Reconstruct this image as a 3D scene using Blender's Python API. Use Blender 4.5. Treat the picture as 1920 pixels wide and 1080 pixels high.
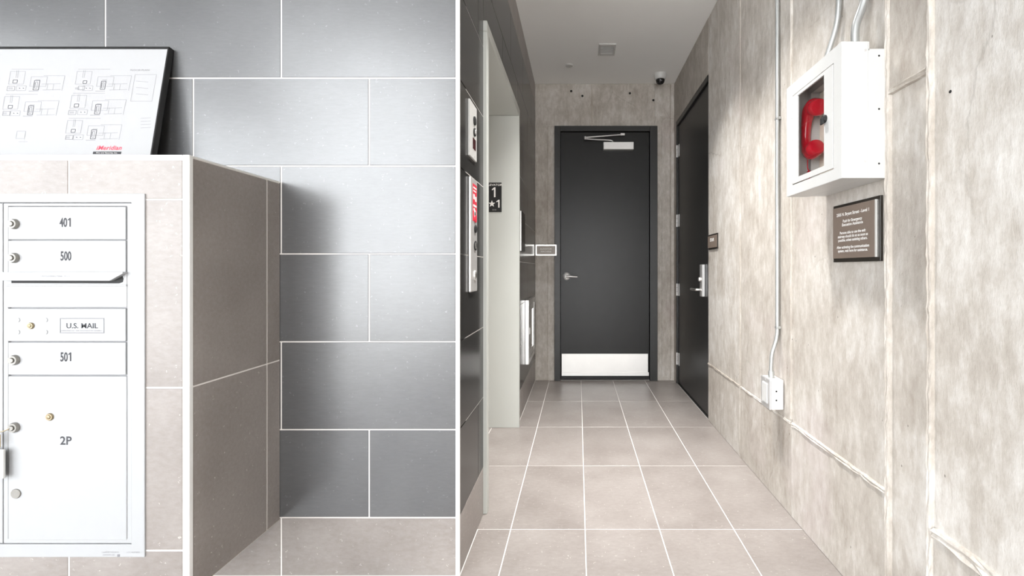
import bpy, bmesh, math, random
from mathutils import Vector, Matrix

random.seed(7)
C = bpy.context.scene.collection
S = bpy.context.scene
for o in list(bpy.data.objects):
    bpy.data.objects.remove(o)

# ------------------------------------------------------------------ camera
FPX = 863.0            # focal length in pixels of the 1920 frame
EYE = 1.064            # camera height
cam_d = bpy.data.cameras.new('camera')
cam_d.sensor_width = 36.0
cam_d.lens = FPX / 1920.0 * 36.0
cam_d.shift_x = (960 - 1084) / 1920.0
cam_d.shift_y = (505 - 540) / 1920.0
cam_d.clip_start = 0.02
cam = bpy.data.objects.new('camera', cam_d)
cam.location = (0, 0, EYE)
cam.rotation_euler = (math.pi / 2, 0, 0)
C.objects.link(cam)
S.camera = cam

# ------------------------------------------------------------------ light
w = bpy.data.worlds.new('world')
S.world = w
w.use_nodes = True
w.node_tree.nodes['Background'].inputs[0].default_value = (0.86, 0.93, 1.0, 1)
w.node_tree.nodes['Background'].inputs[1].default_value = 6.0

YB = -3.0              # storefront plane behind the camera
XL = -3.9              # left wall of the lobby
ZL = 4.2               # lobby ceiling
WX0, WX1 = -3.85, -1.55     # glazed part of the storefront
SY0, SY1, SZ1 = -2.8, 0.3, 2.6     # side window of the lobby
def window_light(name, loc, rot, sx, sy, energy):
    la = bpy.data.lights.new(name, 'AREA')
    la.shape = 'RECTANGLE'; la.size = sx; la.size_y = sy
    la.energy = energy
    la.color = (1.0, 0.985, 0.965)
    lo = bpy.data.objects.new(name, la)
    lo.location = loc; lo.rotation_euler = rot
    C.objects.link(lo)
window_light('storefront_daylight', ((WX0 + WX1)/2, YB + 0.02, 2.08), (math.pi/2, 0, 0), WX1 - WX0, 4.1, 132)
window_light('side_window_daylight', (XL + 0.02, (SY0 + SY1)/2, SZ1/2 + 0.02), (math.pi/2, 0, -math.pi/2), SY1 - SY0, SZ1 - 0.04, 72)
EX0, EX1, EZ1 = -0.40, 0.80, 2.35     # glazed entry behind the viewer
window_light('entry_daylight', ((EX0 + EX1)/2, YB + 0.02, EZ1/2 + 0.01), (math.pi/2, 0, 0), EX1 - EX0, EZ1 - 0.03, 110)
S.view_settings.view_transform = 'Standard'
S.view_settings.look = 'None'
S.view_settings.gamma = 1.0
S.view_settings.use_curve_mapping = False
S.view_settings.exposure = 0.0

# ------------------------------------------------------------------ materials
def newmat(name):
    m = bpy.data.materials.new(name)
    m.use_nodes = True
    nt = m.node_tree
    b = nt.nodes['Principled BSDF']
    return m, nt, b

def N(nt, t, **kw):
    n = nt.nodes.new(t)
    for k, v in kw.items():
        if k.startswith('i_'):
            n.inputs[k[2:].replace('_', ' ')].default_value = v
        else:
            setattr(n, k, v)
    return n

def plain(name, col, rough=0.5, metal=0.0, spec=0.5, var=0.05, nscale=30.0, coat=0.0):
    m, nt, b = newmat(name)
    tc = N(nt, 'ShaderNodeTexCoord')
    ns = N(nt, 'ShaderNodeTexNoise')
    ns.inputs['Scale'].default_value = nscale
    ns.inputs['Detail'].default_value = 4
    nt.links.new(tc.outputs['Object'], ns.inputs['Vector'])
    mr = N(nt, 'ShaderNodeMapRange')
    mr.inputs['To Min'].default_value = 1 - var
    mr.inputs['To Max'].default_value = 1 + var
    nt.links.new(ns.outputs['Fac'], mr.inputs['Value'])
    mx = N(nt, 'ShaderNodeVectorMath', operation='SCALE')
    mx.inputs[0].default_value = col
    nt.links.new(mr.outputs['Result'], mx.inputs['Scale'])
    nt.links.new(mx.outputs['Vector'], b.inputs['Base Color'])
    b.inputs['Roughness'].default_value = rough
    b.inputs['Metallic'].default_value = metal
    b.inputs['Specular IOR Level'].default_value = spec
    if coat:
        b.inputs['Coat Weight'].default_value = coat
        b.inputs['Coat Roughness'].default_value = 0.15
    return m

def ramp(nt, stops):
    r = N(nt, 'ShaderNodeValToRGB')
    e = r.color_ramp.elements
    while len(e) < len(stops):
        e.new(0.5)
    for el, (p, c) in zip(e, stops):
        el.position = p
        el.color = (*c, 1) if len(c) == 3 else c
    return r

def tilemat(name, dark, mid, light, rough, streak):
    """porcelain tile: cloudy tone, fine streaks, small pale flecks"""
    m, nt, b = newmat(name)
    L = nt.links.new
    tc = N(nt, 'ShaderNodeTexCoord')
    oi = N(nt, 'ShaderNodeObjectInfo')
    off = N(nt, 'ShaderNodeVectorMath', operation='MULTIPLY_ADD')
    sc = N(nt, 'ShaderNodeVectorMath', operation='SCALE')
    sc.inputs[0].default_value = (13.0, 7.0, 29.0)
    L(oi.outputs['Random'], sc.inputs['Scale'])
    off.inputs[1].default_value = (1, 1, 1)
    L(tc.outputs['Object'], off.inputs[0])
    L(sc.outputs['Vector'], off.inputs[2])
    n1 = N(nt, 'ShaderNodeTexNoise'); n1.inputs['Scale'].default_value = 5; n1.inputs['Detail'].default_value = 2
    n1.inputs['Roughness'].default_value = 0.4
    L(off.outputs['Vector'], n1.inputs['Vector'])
    mp = N(nt, 'ShaderNodeMapping'); mp.inputs['Scale'].default_value = streak
    L(off.outputs['Vector'], mp.inputs['Vector'])
    n2 = N(nt, 'ShaderNodeTexNoise'); n2.inputs['Scale'].default_value = 1; n2.inputs['Detail'].default_value = 4
    n2.inputs['Roughness'].default_value = 0.7
    L(mp.outputs['Vector'], n2.inputs['Vector'])
    av = N(nt, 'ShaderNodeMath', operation='ADD')
    L(n1.outputs['Fac'], av.inputs[0]); L(n2.outputs['Fac'], av.inputs[1])
    rn = N(nt, 'ShaderNodeMath', operation='MULTIPLY_ADD')
    rn.inputs[1].default_value = 0.22
    L(oi.outputs['Random'], rn.inputs[0]); L(av.outputs['Value'], rn.inputs[2])
    hv = N(nt, 'ShaderNodeMath', operation='MULTIPLY'); hv.inputs[1].default_value = 0.5
    L(rn.outputs['Value'], hv.inputs[0])
    rp = ramp(nt, [(0.30, dark), (0.56, mid), (0.82, light)])
    L(hv.outputs['Value'], rp.inputs['Fac'])
    # pale flecks
    vo = N(nt, 'ShaderNodeTexVoronoi'); vo.inputs['Scale'].default_value = 75
    wv = N(nt, 'ShaderNodeTexNoise'); wv.inputs['Scale'].default_value = 160
    L(off.outputs['Vector'], wv.inputs['Vector'])
    wa = N(nt, 'ShaderNodeMixRGB'); wa.inputs[0].default_value = 0.02
    L(off.outputs['Vector'], wa.inputs[1]); L(wv.outputs['Color'], wa.inputs[2])
    L(wa.outputs[0], vo.inputs['Vector'])
    fr = ramp(nt, [(0.0, (1, 1, 1)), (0.11, (1, 1, 1)), (0.2, (0, 0, 0))])
    L(vo.outputs['Distance'], fr.inputs['Fac'])
    pick = N(nt, 'ShaderNodeSeparateColor'); L(vo.outputs['Color'], pick.inputs['Color'])
    gt = N(nt, 'ShaderNodeMath', operation='GREATER_THAN'); gt.inputs[1].default_value = 0.80
    L(pick.outputs['Red'], gt.inputs[0])
    fm = N(nt, 'ShaderNodeMath', operation='MULTIPLY'); L(fr.outputs['Color'], fm.inputs[0]); L(gt.outputs['Value'], fm.inputs[1])
    fm2 = N(nt, 'ShaderNodeMath', operation='MULTIPLY'); L(fm.outputs['Value'], fm2.inputs[0]); fm2.inputs[1].default_value = 0.45
    mix = N(nt, 'ShaderNodeMixRGB')
    L(fm2.outputs['Value'], mix.inputs[0]); L(rp.outputs['Color'], mix.inputs[1])
    mix.inputs[2].default_value = tuple(min(1, c * 2.2 + 0.05) for c in light) + (1,)
    L(mix.outputs[0], b.inputs['Base Color'])
    b.inputs['Roughness'].default_value = rough
    b.inputs['Specular IOR Level'].default_value = 0.5 if name.startswith('taupe') else 0.9
    b.inputs['IOR'].default_value = 1.5 if name.startswith('taupe') else 1.62
    bp = N(nt, 'ShaderNodeBump'); bp.inputs['Strength'].default_value = 0.03; bp.inputs['Distance'].default_value = 0.002
    L(n2.outputs['Fac'], bp.inputs['Height']); L(bp.outputs['Normal'], b.inputs['Normal'])
    return m

def concrete(name, k=1.0):
    m, nt, b = newmat(name)
    L = nt.links.new
    ge = N(nt, 'ShaderNodeNewGeometry')
    oi = N(nt, 'ShaderNodeObjectInfo')
    def noise(scale, mapping=None, detail=6, rough=0.6):
        n = N(nt, 'ShaderNodeTexNoise'); n.inputs['Scale'].default_value = scale
        n.inputs['Detail'].default_value = detail; n.inputs['Roughness'].default_value = rough
        if mapping:
            mp = N(nt, 'ShaderNodeMapping'); mp.inputs['Scale'].default_value = mapping
            L(ge.outputs['Position'], mp.inputs['Vector']); L(mp.outputs['Vector'], n.inputs['Vector'])
        else:
            L(ge.outputs['Position'], n.inputs['Vector'])
        return n
    cloud = noise(2.6, detail=7, rough=0.68)
    streak = noise(1.0, (11, 11, 1.9), 6, 0.62)
    med = noise(8.0, (1, 1, 0.7), 5, 0.6)
    fine = noise(34, (1, 1, 0.4), 6, 0.75)
    a1 = N(nt, 'ShaderNodeMath', operation='ADD'); L(cloud.outputs['Fac'], a1.inputs[0]); sm = N(nt, 'ShaderNodeMixRGB'); sm.inputs[0].default_value = 0.55; L(streak.outputs['Fac'], sm.inputs[1]); L(med.outputs['Fac'], sm.inputs[2]); L(sm.outputs[0], a1.inputs[1])
    a2 = N(nt, 'ShaderNodeMath', operation='MULTIPLY_ADD'); a2.inputs[1].default_value = 1.1
    L(fine.outputs['Fac'], a2.inputs[0]); L(a1.outputs['Value'], a2.inputs[2])
    a3 = N(nt, 'ShaderNodeMath', operation='MULTIPLY_ADD'); a3.inputs[1].default_value = 0.30
    L(oi.outputs['Random'], a3.inputs[0]); L(a2.outputs['Value'], a3.inputs[2])
    a4 = N(nt, 'ShaderNodeMath', operation='MULTIPLY'); a4.inputs[1].default_value = 0.305
    L(a3.outputs['Value'], a4.inputs[0])
    rp = ramp(nt, [(0.36, (0.285*k, 0.242*k, 0.200*k)), (0.52, (0.475*k, 0.435*k, 0.388*k)), (0.66, (0.69*k, 0.665*k, 0.63*k))])
    L(a4.outputs['Value'], rp.inputs['Fac'])
    # faint pinkish stains
    st = noise(1.7, (1, 1, 0.8), 3, 0.5)
    sr = ramp(nt, [(0.6, (0, 0, 0)), (0.7, (0.35, 0.35, 0.35))])
    L(st.outputs['Fac'], sr.inputs['Fac'])
    mx = N(nt, 'ShaderNodeMixRGB'); mx.inputs[2].default_value = (0.50*k, 0.42*k, 0.41*k, 1)
    L(sr.outputs['Color'], mx.inputs[0]); L(rp.outputs['Color'], mx.inputs[1])
    # small dark pits
    vo = N(nt, 'ShaderNodeTexVoronoi'); vo.inputs['Scale'].default_value = 38
    mp = N(nt, 'ShaderNodeMapping'); mp.inputs['Scale'].default_value = (1, 1, 0.6)
    L(ge.outputs['Position'], mp.inputs['Vector']); L(mp.outputs['Vector'], vo.inputs['Vector'])
    pr = ramp(nt, [(0.0, (1, 1, 1)), (0.05, (1, 1, 1)), (0.1, (0, 0, 0))])
    L(vo.outputs['Distance'], pr.inputs['Fac'])
    sp = N(nt, 'ShaderNodeSeparateColor'); L(vo.outputs['Color'], sp.inputs['Color'])
    gt = N(nt, 'ShaderNodeMath', operation='GREATER_THAN'); gt.inputs[1].default_value = 0.86
    L(sp.outputs['Green'], gt.inputs[0])
    pm = N(nt, 'ShaderNodeMath', operation='MULTIPLY'); L(pr.outputs['Color'], pm.inputs[0]); L(gt.outputs['Value'], pm.inputs[1])
    mx2 = N(nt, 'ShaderNodeMixRGB'); mx2.inputs[2].default_value = (0.12, 0.10, 0.085, 1)
    pm2 = N(nt, 'ShaderNodeMath', operation='MULTIPLY'); pm2.inputs[1].default_value = 0.7
    L(pm.outputs['Value'], pm2.inputs[0]); L(pm2.outputs['Value'], mx2.inputs[0]); L(mx.outputs[0], mx2.inputs[1])
    # hairline cracks, only here and there
    wp = N(nt, 'ShaderNodeMixRGB'); wp.inputs[0].default_value = 0.08
    L(ge.outputs['Position'], wp.inputs[1]); L(med.outputs['Color'], wp.inputs[2])
    vc = N(nt, 'ShaderNodeTexVoronoi', feature='DISTANCE_TO_EDGE'); vc.inputs['Scale'].default_value = 2.6
    L(wp.outputs[0], vc.inputs['Vector'])
    cr_ = ramp(nt, [(0.0, (1, 1, 1)), (0.004, (0.9, 0.9, 0.9)), (0.012, (0, 0, 0))]); L(vc.outputs['Distance'], cr_.inputs['Fac'])
    cm = noise(2.4, None, 2, 0.5)
    cmr = ramp(nt, [(0.57, (0, 0, 0)), (0.66, (0.26, 0.26, 0.26))]); L(cm.outputs['Fac'], cmr.inputs['Fac'])
    cx2 = N(nt, 'ShaderNodeMath', operation='MULTIPLY'); L(cr_.outputs['Color'], cx2.inputs[0]); L(cmr.outputs['Color'], cx2.inputs[1])
    mx3 = N(nt, 'ShaderNodeMixRGB'); mx3.inputs[2].default_value = (0.17, 0.145, 0.12, 1)
    L(cx2.outputs['Value'], mx3.inputs[0]); L(mx2.outputs[0], mx3.inputs[1])
    L(mx3.outputs[0], b.inputs['Base Color'])
    b.inputs['Roughness'].default_value = 0.75
    b.inputs['Specular IOR Level'].default_value = 0.3
    hs = N(nt, 'ShaderNodeMath', operation='MULTIPLY_ADD'); hs.inputs[1].default_value = -1.2
    L(pm.outputs['Value'], hs.inputs[0]); L(a2.outputs['Value'], hs.inputs[2])
    bp = N(nt, 'ShaderNodeBump'); bp.inputs['Strength'].default_value = 0.45; bp.inputs['Distance'].default_value = 0.007
    L(hs.outputs['Value'], bp.inputs['Height']); L(bp.outputs['Normal'], b.inputs['Normal'])
    return m

def glassmat(name, tint=(1, 1, 1)):
    m, nt, b = newmat(name)
    L = nt.links.new
    nt.nodes.remove(b)
    out = nt.nodes['Material Output']
    tr = N(nt, 'ShaderNodeBsdfTransparent'); tr.inputs[0].default_value = (*tint, 1)
    gl = N(nt, 'ShaderNodeBsdfGlossy'); gl.inputs['Roughness'].default_value = 0.03
    lw = N(nt, 'ShaderNodeLayerWeight'); lw.inputs['Blend'].default_value = 0.5
    pw = N(nt, 'ShaderNodeMath', operation='POWER'); pw.inputs[1].default_value = 5.0
    L(lw.outputs['Facing'], pw.inputs[0])
    fz = N(nt, 'ShaderNodeMath', operation='MULTIPLY_ADD'); fz.inputs[1].default_value = 0.9; fz.inputs[2].default_value = 0.04
    L(pw.outputs[0], fz.inputs[0])
    ms = N(nt, 'ShaderNodeMixShader')
    L(fz.outputs[0], ms.inputs[0]); L(tr.outputs[0], ms.inputs[1]); L(gl.outputs[0], ms.inputs[2])
    L(ms.outputs[0], out.inputs['Surface'])
    return m

M = {}
M['charcoal'] = tilemat('charcoal_tile', (0.058, 0.059, 0.060), (0.082, 0.083, 0.085), (0.110, 0.112, 0.115), 0.30, (30, 30, 150))
M['taupe'] = tilemat('taupe_tile', (0.195, 0.170, 0.156), (0.255, 0.228, 0.212), (0.315, 0.288, 0.271), 0.34, (40, 90, 90))
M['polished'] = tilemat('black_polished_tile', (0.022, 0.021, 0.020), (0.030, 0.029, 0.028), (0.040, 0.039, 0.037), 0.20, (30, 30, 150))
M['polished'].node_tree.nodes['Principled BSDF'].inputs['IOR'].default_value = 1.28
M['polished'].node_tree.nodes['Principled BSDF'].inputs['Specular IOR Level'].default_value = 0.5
M['grout'] = plain('pale_grout', (0.72, 0.69, 0.66), 0.85, var=0.06)
M['concrete'] = concrete('cast_concrete', 0.95)
M['fin'] = concrete('concrete_ridge', 1.05)
M['paint_white'] = plain('white_ceiling_paint', (0.88, 0.875, 0.855), 0.8, var=0.02, nscale=3)
M['lobby_paint'] = plain('grey_lobby_paint', (0.30, 0.30, 0.30), 0.8, var=0.03, nscale=3)
M['trim'] = plain('satin_aluminium_trim', (0.86, 0.86, 0.84), 0.38, metal=0.35, var=0.03)
M['steel'] = plain('brushed_steel', (0.74, 0.73, 0.71), 0.3, metal=1.0, var=0.06, nscale=60)
M['kick'] = plain('brushed_kick_plate', (0.80, 0.79, 0.77), 0.48, metal=1.0, var=0.05, nscale=8)
M['satin_steel'] = plain('satin_plate_steel', (0.72, 0.71, 0.70), 0.45, metal=0.75, var=0.05)
M['lockmetal'] = plain('lock_nickel', (0.26, 0.25, 0.23), 0.45, metal=0.5, var=0.1)
M['brass'] = plain('worn_brass', (0.30, 0.24, 0.15), 0.4, metal=0.6, var=0.1)
M['elev'] = plain('elevator_grey_paint', (0.50, 0.51, 0.48), 0.42, var=0.02, nscale=6)
M['black'] = plain('black_door_paint', (0.014, 0.014, 0.014), 0.36, spec=0.3, var=0.15, nscale=8)
M['blackframe'] = plain('black_frame_paint', (0.018, 0.018, 0.017), 0.4, var=0.1)
M['mail'] = plain('white_powder_coat', (0.37, 0.374, 0.382), 0.45, var=0.015)
M['white'] = plain('white_enamel', (0.57, 0.566, 0.55), 0.35, var=0.02)
M['slot'] = plain('black_slot', (0.01, 0.01, 0.01), 0.7)
M['gap'] = plain('grey_gap', (0.30, 0.30, 0.31), 0.7)
M['ventgrey'] = plain('vent_grey', (0.50, 0.50, 0.49), 0.6)
M['ink'] = plain('dark_ink', (0.035, 0.035, 0.04), 0.7)
M['greyink'] = plain('grey_ink', (0.19, 0.19, 0.20), 0.7)
M['paleink'] = plain('pale_ink', (0.24, 0.24, 0.25), 0.7)
M['planink'] = plain('plan_ink', (0.07, 0.07, 0.08), 0.7)
M['redink'] = plain('red_ink', (0.62, 0.05, 0.09), 0.6)
M['paper'] = plain('plan_paper', (0.385, 0.385, 0.39), 0.5, var=0.01)
M['boardblack'] = plain('black_board_edge', (0.012, 0.012, 0.012), 0.3)
M['red'] = plain('red_handset_plastic', (0.55, 0.010, 0.025), 0.22, coat=0.6, var=0.05)
M['cream'] = plain('cream_backplate', (0.80, 0.72, 0.60), 0.5, var=0.03)
M['glass'] = glassmat('clear_window')
M['darkglass'] = plain('dark_cabinet_glass', (0.015, 0.015, 0.016), 0.08)
M['signbrown'] = plain('bronze_sign_face', (0.20, 0.155, 0.125), 0.45, var=0.05)
M['signdark'] = plain('dark_bronze_sign_frame', (0.022, 0.018, 0.014), 0.4)
M['signbeige'] = plain('taupe_sign_face', (0.33, 0.29, 0.25), 0.4, var=0.03)
M['signink'] = plain('white_sign_ink', (0.82, 0.80, 0.77), 0.6)
M['brightedge'] = plain('polished_bright_edge', (0.92, 0.90, 0.86), 0.3, metal=0.6)
M['reddark'] = plain('dark_red_display', (0.05, 0.004, 0.006), 0.15)
M['redpanel'] = plain('red_notice_print', (0.62, 0.03, 0.06), 0.5)
M['conduit'] = plain('galvanised_conduit', (0.50, 0.51, 0.50), 0.36, metal=0.7, var=0.08, nscale=40)
M['boxmetal'] = plain('galvanised_box', (0.78, 0.78, 0.77), 0.45, metal=0.3, var=0.06)
M['dome'] = plain('smoked_dome', (0.012, 0.012, 0.012), 0.06)
M['pave'] = plain('pale_pavement', (0.5, 0.5, 0.49), 0.9, var=0.1, nscale=3)
M['mull'] = plain('dark_anodised_mullion', (0.04, 0.04, 0.042), 0.4, metal=0.5)

# ------------------------------------------------------------------ object helpers
WORLD = {}     # world position of each object's origin (nothing is rotated)

def tag(o, label=None, cat=None, group=None, kind=None):
    if label: o['label'] = label
    if cat: o['category'] = cat
    if group: o['group'] = group
    if kind: o['kind'] = kind
    return o

def empty(name, loc, label, cat, group=None, kind=None):
    o = bpy.data.objects.new(name, None)
    o.empty_display_size = 0.05
    o.location = loc
    C.objects.link(o)
    WORLD[o.name] = Vector(loc)
    return tag(o, label, cat, group, kind)

def link(name, me, loc, parent=None):
    o = bpy.data.objects.new(name, me)
    C.objects.link(o)
    loc = Vector(loc)
    WORLD[o.name] = loc
    if parent is not None:
        o.parent = parent
        o.location = loc - WORLD[parent.name]
    else:
        o.location = loc
    return o

def finish(name, bm, mat, parent=None, smooth=False, label=None):
    """bm in world coordinates -> object whose origin is the middle of its bounds"""
    bmesh.ops.recalc_face_normals(bm, faces=bm.faces)
    xs = [v.co for v in bm.verts]
    lo_ = Vector((min(v.x for v in xs), min(v.y for v in xs), min(v.z for v in xs)))
    hi_ = Vector((max(v.x for v in xs), max(v.y for v in xs), max(v.z for v in xs)))
    c = (lo_ + hi_) / 2
    bmesh.ops.translate(bm, verts=bm.verts, vec=-c)
    me = bpy.data.meshes.new(name)
    bm.to_mesh(me); bm.free()
    if smooth:
        for p in me.polygons: p.use_smooth = True
        try: me.set_sharp_from_angle(angle=math.radians(40))
        except Exception: pass
    me.materials.append(M[mat])
    o = link(name, me, c, parent)
    if label: o['label'] = label
    return o

CUBE = [(-1,-1,-1),(1,-1,-1),(1,1,-1),(-1,1,-1),(-1,-1,1),(1,-1,1),(1,1,1),(-1,1,1)]
CF = [(0,3,2,1),(4,5,6,7),(0,1,5,4),(1,2,6,5),(2,3,7,6),(3,0,4,7)]

def add_box(bm, a, b, mtx=None):
    a = Vector(a); b = Vector(b)
    c = (a + b) / 2; h = (b - a) / 2
    vs = []
    for p in CUBE:
        q = Vector((c.x + p[0]*h.x, c.y + p[1]*h.y, c.z + p[2]*h.z))
        if mtx is not None: q = mtx @ q
        vs.append(bm.verts.new(q))
    fs = [bm.faces.new([vs[i] for i in f]) for f in CF]
    return vs, fs

def bevel(bm, w, seg=1, edges=None):
    bmesh.ops.bevel(bm, geom=edges or list(bm.edges), offset=w, segments=seg, profile=0.5, affect='EDGES')

def box(name, a, b, mat, parent=None, bev=0.0, mtx=None, seg=1, label=None):
    bm = bmesh.new()
    add_box(bm, a, b, mtx)
    if bev: bevel(bm, bev, seg)
    return finish(name, bm, mat, parent, label=label)

def boxes(name, lst, mat, parent=None, mtx=None, bev=0.0):
    bm = bmesh.new()
    for a, b in lst: add_box(bm, a, b, mtx)
    if bev: bevel(bm, bev)
    return finish(name, bm, mat, parent)

def frame_at(o, u, v):
    """matrix of a surface: local x along u, y along v, z out of the surface"""
    u = Vector(u).normalized(); v = Vector(v).normalized(); n = u.cross(v)
    m = Matrix((u, v, n)).transposed().to_4x4()
    m.translation = Vector(o)
    return m

UF, UR, UL, UZ = (1, 0, 0), (0, -1, 0), (0, 1, 0), (0, 0, 1)

def prism(name, pts, w0, w1, mat, parent, mtx, bev=0.0, label=None):
    bm = bmesh.new()
    lo_ = [bm.verts.new(mtx @ Vector((x, y, w0))) for x, y in pts]
    hi_ = [bm.verts.new(mtx @ Vector((x, y, w1))) for x, y in pts]
    n = len(pts)
    bm.faces.new(hi_)
    bm.faces.new(lo_[::-1])
    for i in range(n):
        bm.faces.new([lo_[i], lo_[(i+1) % n], hi_[(i+1) % n], hi_[i]])
    if bev: bevel(bm, bev)
    return finish(name, bm, mat, parent, label=label)

def one(parent, mtx, u, v, h, wz, mat, wd, sx=1.0):
    """a figure 1 with its flag; (u, v) = middle of the foot"""
    P = [(-wd/2, 0), (wd/2, 0), (wd/2, h), (-wd*0.35, h), (-wd*1.9, h*0.80), (-wd*1.9, h*0.69), (-wd/2, h*0.80)]
    return prism('lettering', [(u + x*sx, v + y) for x, y in P], wz - 0.0002, wz + 0.0002, mat, parent, mtx)

def ring(name, outer, inner, w0, w1, mat, parent, mtx, bev=0.0):
    """rectangular frame, outer / inner = (u0, v0, u1, v1)"""
    ou0, ov0, ou1, ov1 = outer; iu0, iv0, iu1, iv1 = inner
    O = [(ou0, ov0), (ou1, ov0), (ou1, ov1), (ou0, ov1)]
    I = [(iu0, iv0), (iu1, iv0), (iu1, iv1), (iu0, iv1)]
    bm = bmesh.new()
    def lay(P, wz): return [bm.verts.new(mtx @ Vector((x, y, wz))) for x, y in P]
    a, b, c, d = lay(O, w0), lay(I, w0), lay(O, w1), lay(I, w1)
    for i in range(4):
        j = (i + 1) % 4
        bm.faces.new([c[i], c[j], d[j], d[i]])
        bm.faces.new([a[j], a[i], b[i], b[j]])
        bm.faces.new([a[i], a[j], c[j], c[i]])
        bm.faces.new([b[j], b[i], d[i], d[j]])
    if bev: bevel(bm, bev)
    return finish(name, bm, mat, parent)

def lathe(name, prof, mat, parent, mtx, seg=24, smooth=True, label=None):
    """prof: list of (radius, height along local z)"""
    bm = bmesh.new()
    rows = []
    for r, h in prof:
        if r < 1e-6:
            rows.append([bm.verts.new(mtx @ Vector((0, 0, h)))])
        else:
            rows.append([bm.verts.new(mtx @ Vector((r*math.cos(2*math.pi*k/seg), r*math.sin(2*math.pi*k/seg), h))) for k in range(seg)])
    for A, B in zip(rows, rows[1:]):
        for k in range(seg):
            j = (k + 1) % seg
            if len(A) == 1 and len(B) == 1: continue
            if len(A) == 1: bm.faces.new([A[0], B[k], B[j]])
            elif len(B) == 1: bm.faces.new([A[k], A[j], B[0]])
            else: bm.faces.new([A[k], A[j], B[j], B[k]])
    for R in (rows[0], rows[-1]):
        if len(R) > 2: bm.faces.new(R)
    return finish(name, bm, mat, parent, smooth, label)

def disc(name, r, h, mat, parent, mtx, seg=20, w0=0.0):
    b = min(0.15 * r, 0.3 * h)
    return lathe(name, [(r, w0), (r, w0 + h - b), (r - b, w0 + h), (0, w0 + h)], mat, parent, mtx, seg)

def add_tube(bm, pts, rads, seg=12, flat=1.0, cap=True):
    pts = [Vector(p) for p in pts]
    if not hasattr(rads, '__len__'): rads = [rads] * len(pts)
    prev = None; rows = []
    for i, p in enumerate(pts):
        t = (pts[min(i+1, len(pts)-1)] - pts[max(i-1, 0)]).normalized()
        if prev is None:
            ref = Vector((1, 0, 0)) if abs(t.x) < 0.8 else Vector((0, 0, 1))
            a = t.cross(ref).normalized()
        else:
            a = (prev - t * prev.dot(t)).normalized()
        prev = a
        b = t.cross(a)
        rows.append([bm.verts.new(p + a*rads[i]*math.cos(2*math.pi*k/seg) + b*rads[i]*flat*math.sin(2*math.pi*k/seg)) for k in range(seg)])
    for A, B in zip(rows, rows[1:]):
        for k in range(seg):
            j = (k+1) % seg
            bm.faces.new([A[k], A[j], B[j], B[k]])
    if cap:
        bm.faces.new(rows[0][::-1]); bm.faces.new(rows[-1])

def smoothpath(pts, n=6):
    P = [Vector(p) for p in pts]
    out = []
    for i in range(len(P)-1):
        p0 = P[max(i-1, 0)]; p1 = P[i]; p2 = P[i+1]; p3 = P[min(i+2, len(P)-1)]
        for k in range(n):
            t = k / n
            out.append(0.5*((2*p1) + (p2-p0)*t + (2*p0-5*p1+4*p2-p3)*t*t + (3*p1-p0-3*p2+p3)*t**3))
    out.append(P[-1])
    return out

def tube(name, pts, rads, mat, parent, seg=12, flat=1.0):
    bm = bmesh.new()
    add_tube(bm, pts, rads, seg, flat)
    return finish(name, bm, mat, parent, True)

def text(name, s, h, mat, parent, mtx, u, v, wz, align='CENTER', sx=1.0, bold=0.0, shear=0.0, spacing=1.0):
    """flat lettering; h = cap height, (u, v) anchor on the baseline"""
    cu = bpy.data.curves.new(name, 'FONT')
    cu.body = s
    cu.size = h / 0.70
    cu.align_x = align
    cu.resolution_u = 3
    cu.offset = bold
    cu.shear = shear
    cu.space_character = spacing
    cu.extrude = 0.0
    ob = bpy.data.objects.new('tmp_text', cu)
    C.objects.link(ob)
    dg = bpy.context.evaluated_depsgraph_get()
    me = bpy.data.meshes.new_from_object(ob.evaluated_get(dg))
    bpy.data.objects.remove(ob)
    bm = bmesh.new(); bm.from_mesh(me)
    bpy.data.meshes.remove(me)
    for vt in bm.verts:
        vt.co = mtx @ Vector((vt.co.x * sx + u, vt.co.y + v, wz))
    if not bm.verts:
        bm.free(); return None
    n = mtx.to_3x3() @ Vector((0, 0, 1))
    xs = [v_.co for v_ in bm.verts]
    c = sum(xs, Vector()) / len(xs)
    bmesh.ops.translate(bm, verts=bm.verts, vec=-c)
    me = bpy.data.meshes.new(name)
    bm.normal_update()
    bm.faces.ensure_lookup_table()
    if bm.faces and bm.faces[0].normal.dot(n) < 0:
        bmesh.ops.reverse_faces(bm, faces=bm.faces)
    bm.to_mesh(me); bm.free()
    me.materials.append(M[mat])
    return link(name, me, c, parent)

TILES = {}
def tile(name, a, b, mat, parent, bev=0.0012):
    """one tile: a bevelled slab; alike sizes share mesh data"""
    a = Vector(a); b = Vector(b)
    d = b - a
    key = (round(d.x, 4), round(d.y, 4), round(d.z, 4), mat)
    if key not in TILES:
        bm = bmesh.new()
        add_box(bm, -d/2, d/2)
        bevel(bm, bev)
        bmesh.ops.recalc_face_normals(bm, faces=bm.faces)
        me = bpy.data.meshes.new(name); bm.to_mesh(me); bm.free()
        me.materials.append(M[mat])
        TILES[key] = me
    return link(name, TILES[key], (a + b) / 2, parent)

# ------------------------------------------------------------------ the setting
T = 0.3048; G = 0.0042          # tile module, grout joint
XW = -0.412                     # face of the elevator wall
YF = 1.595                      # face of the tiled front wall
XR = 0.92                       # face of the concrete side wall
YE = 4.41                       # face of the end wall
ZC = 2.842                      # corridor ceiling

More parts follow.
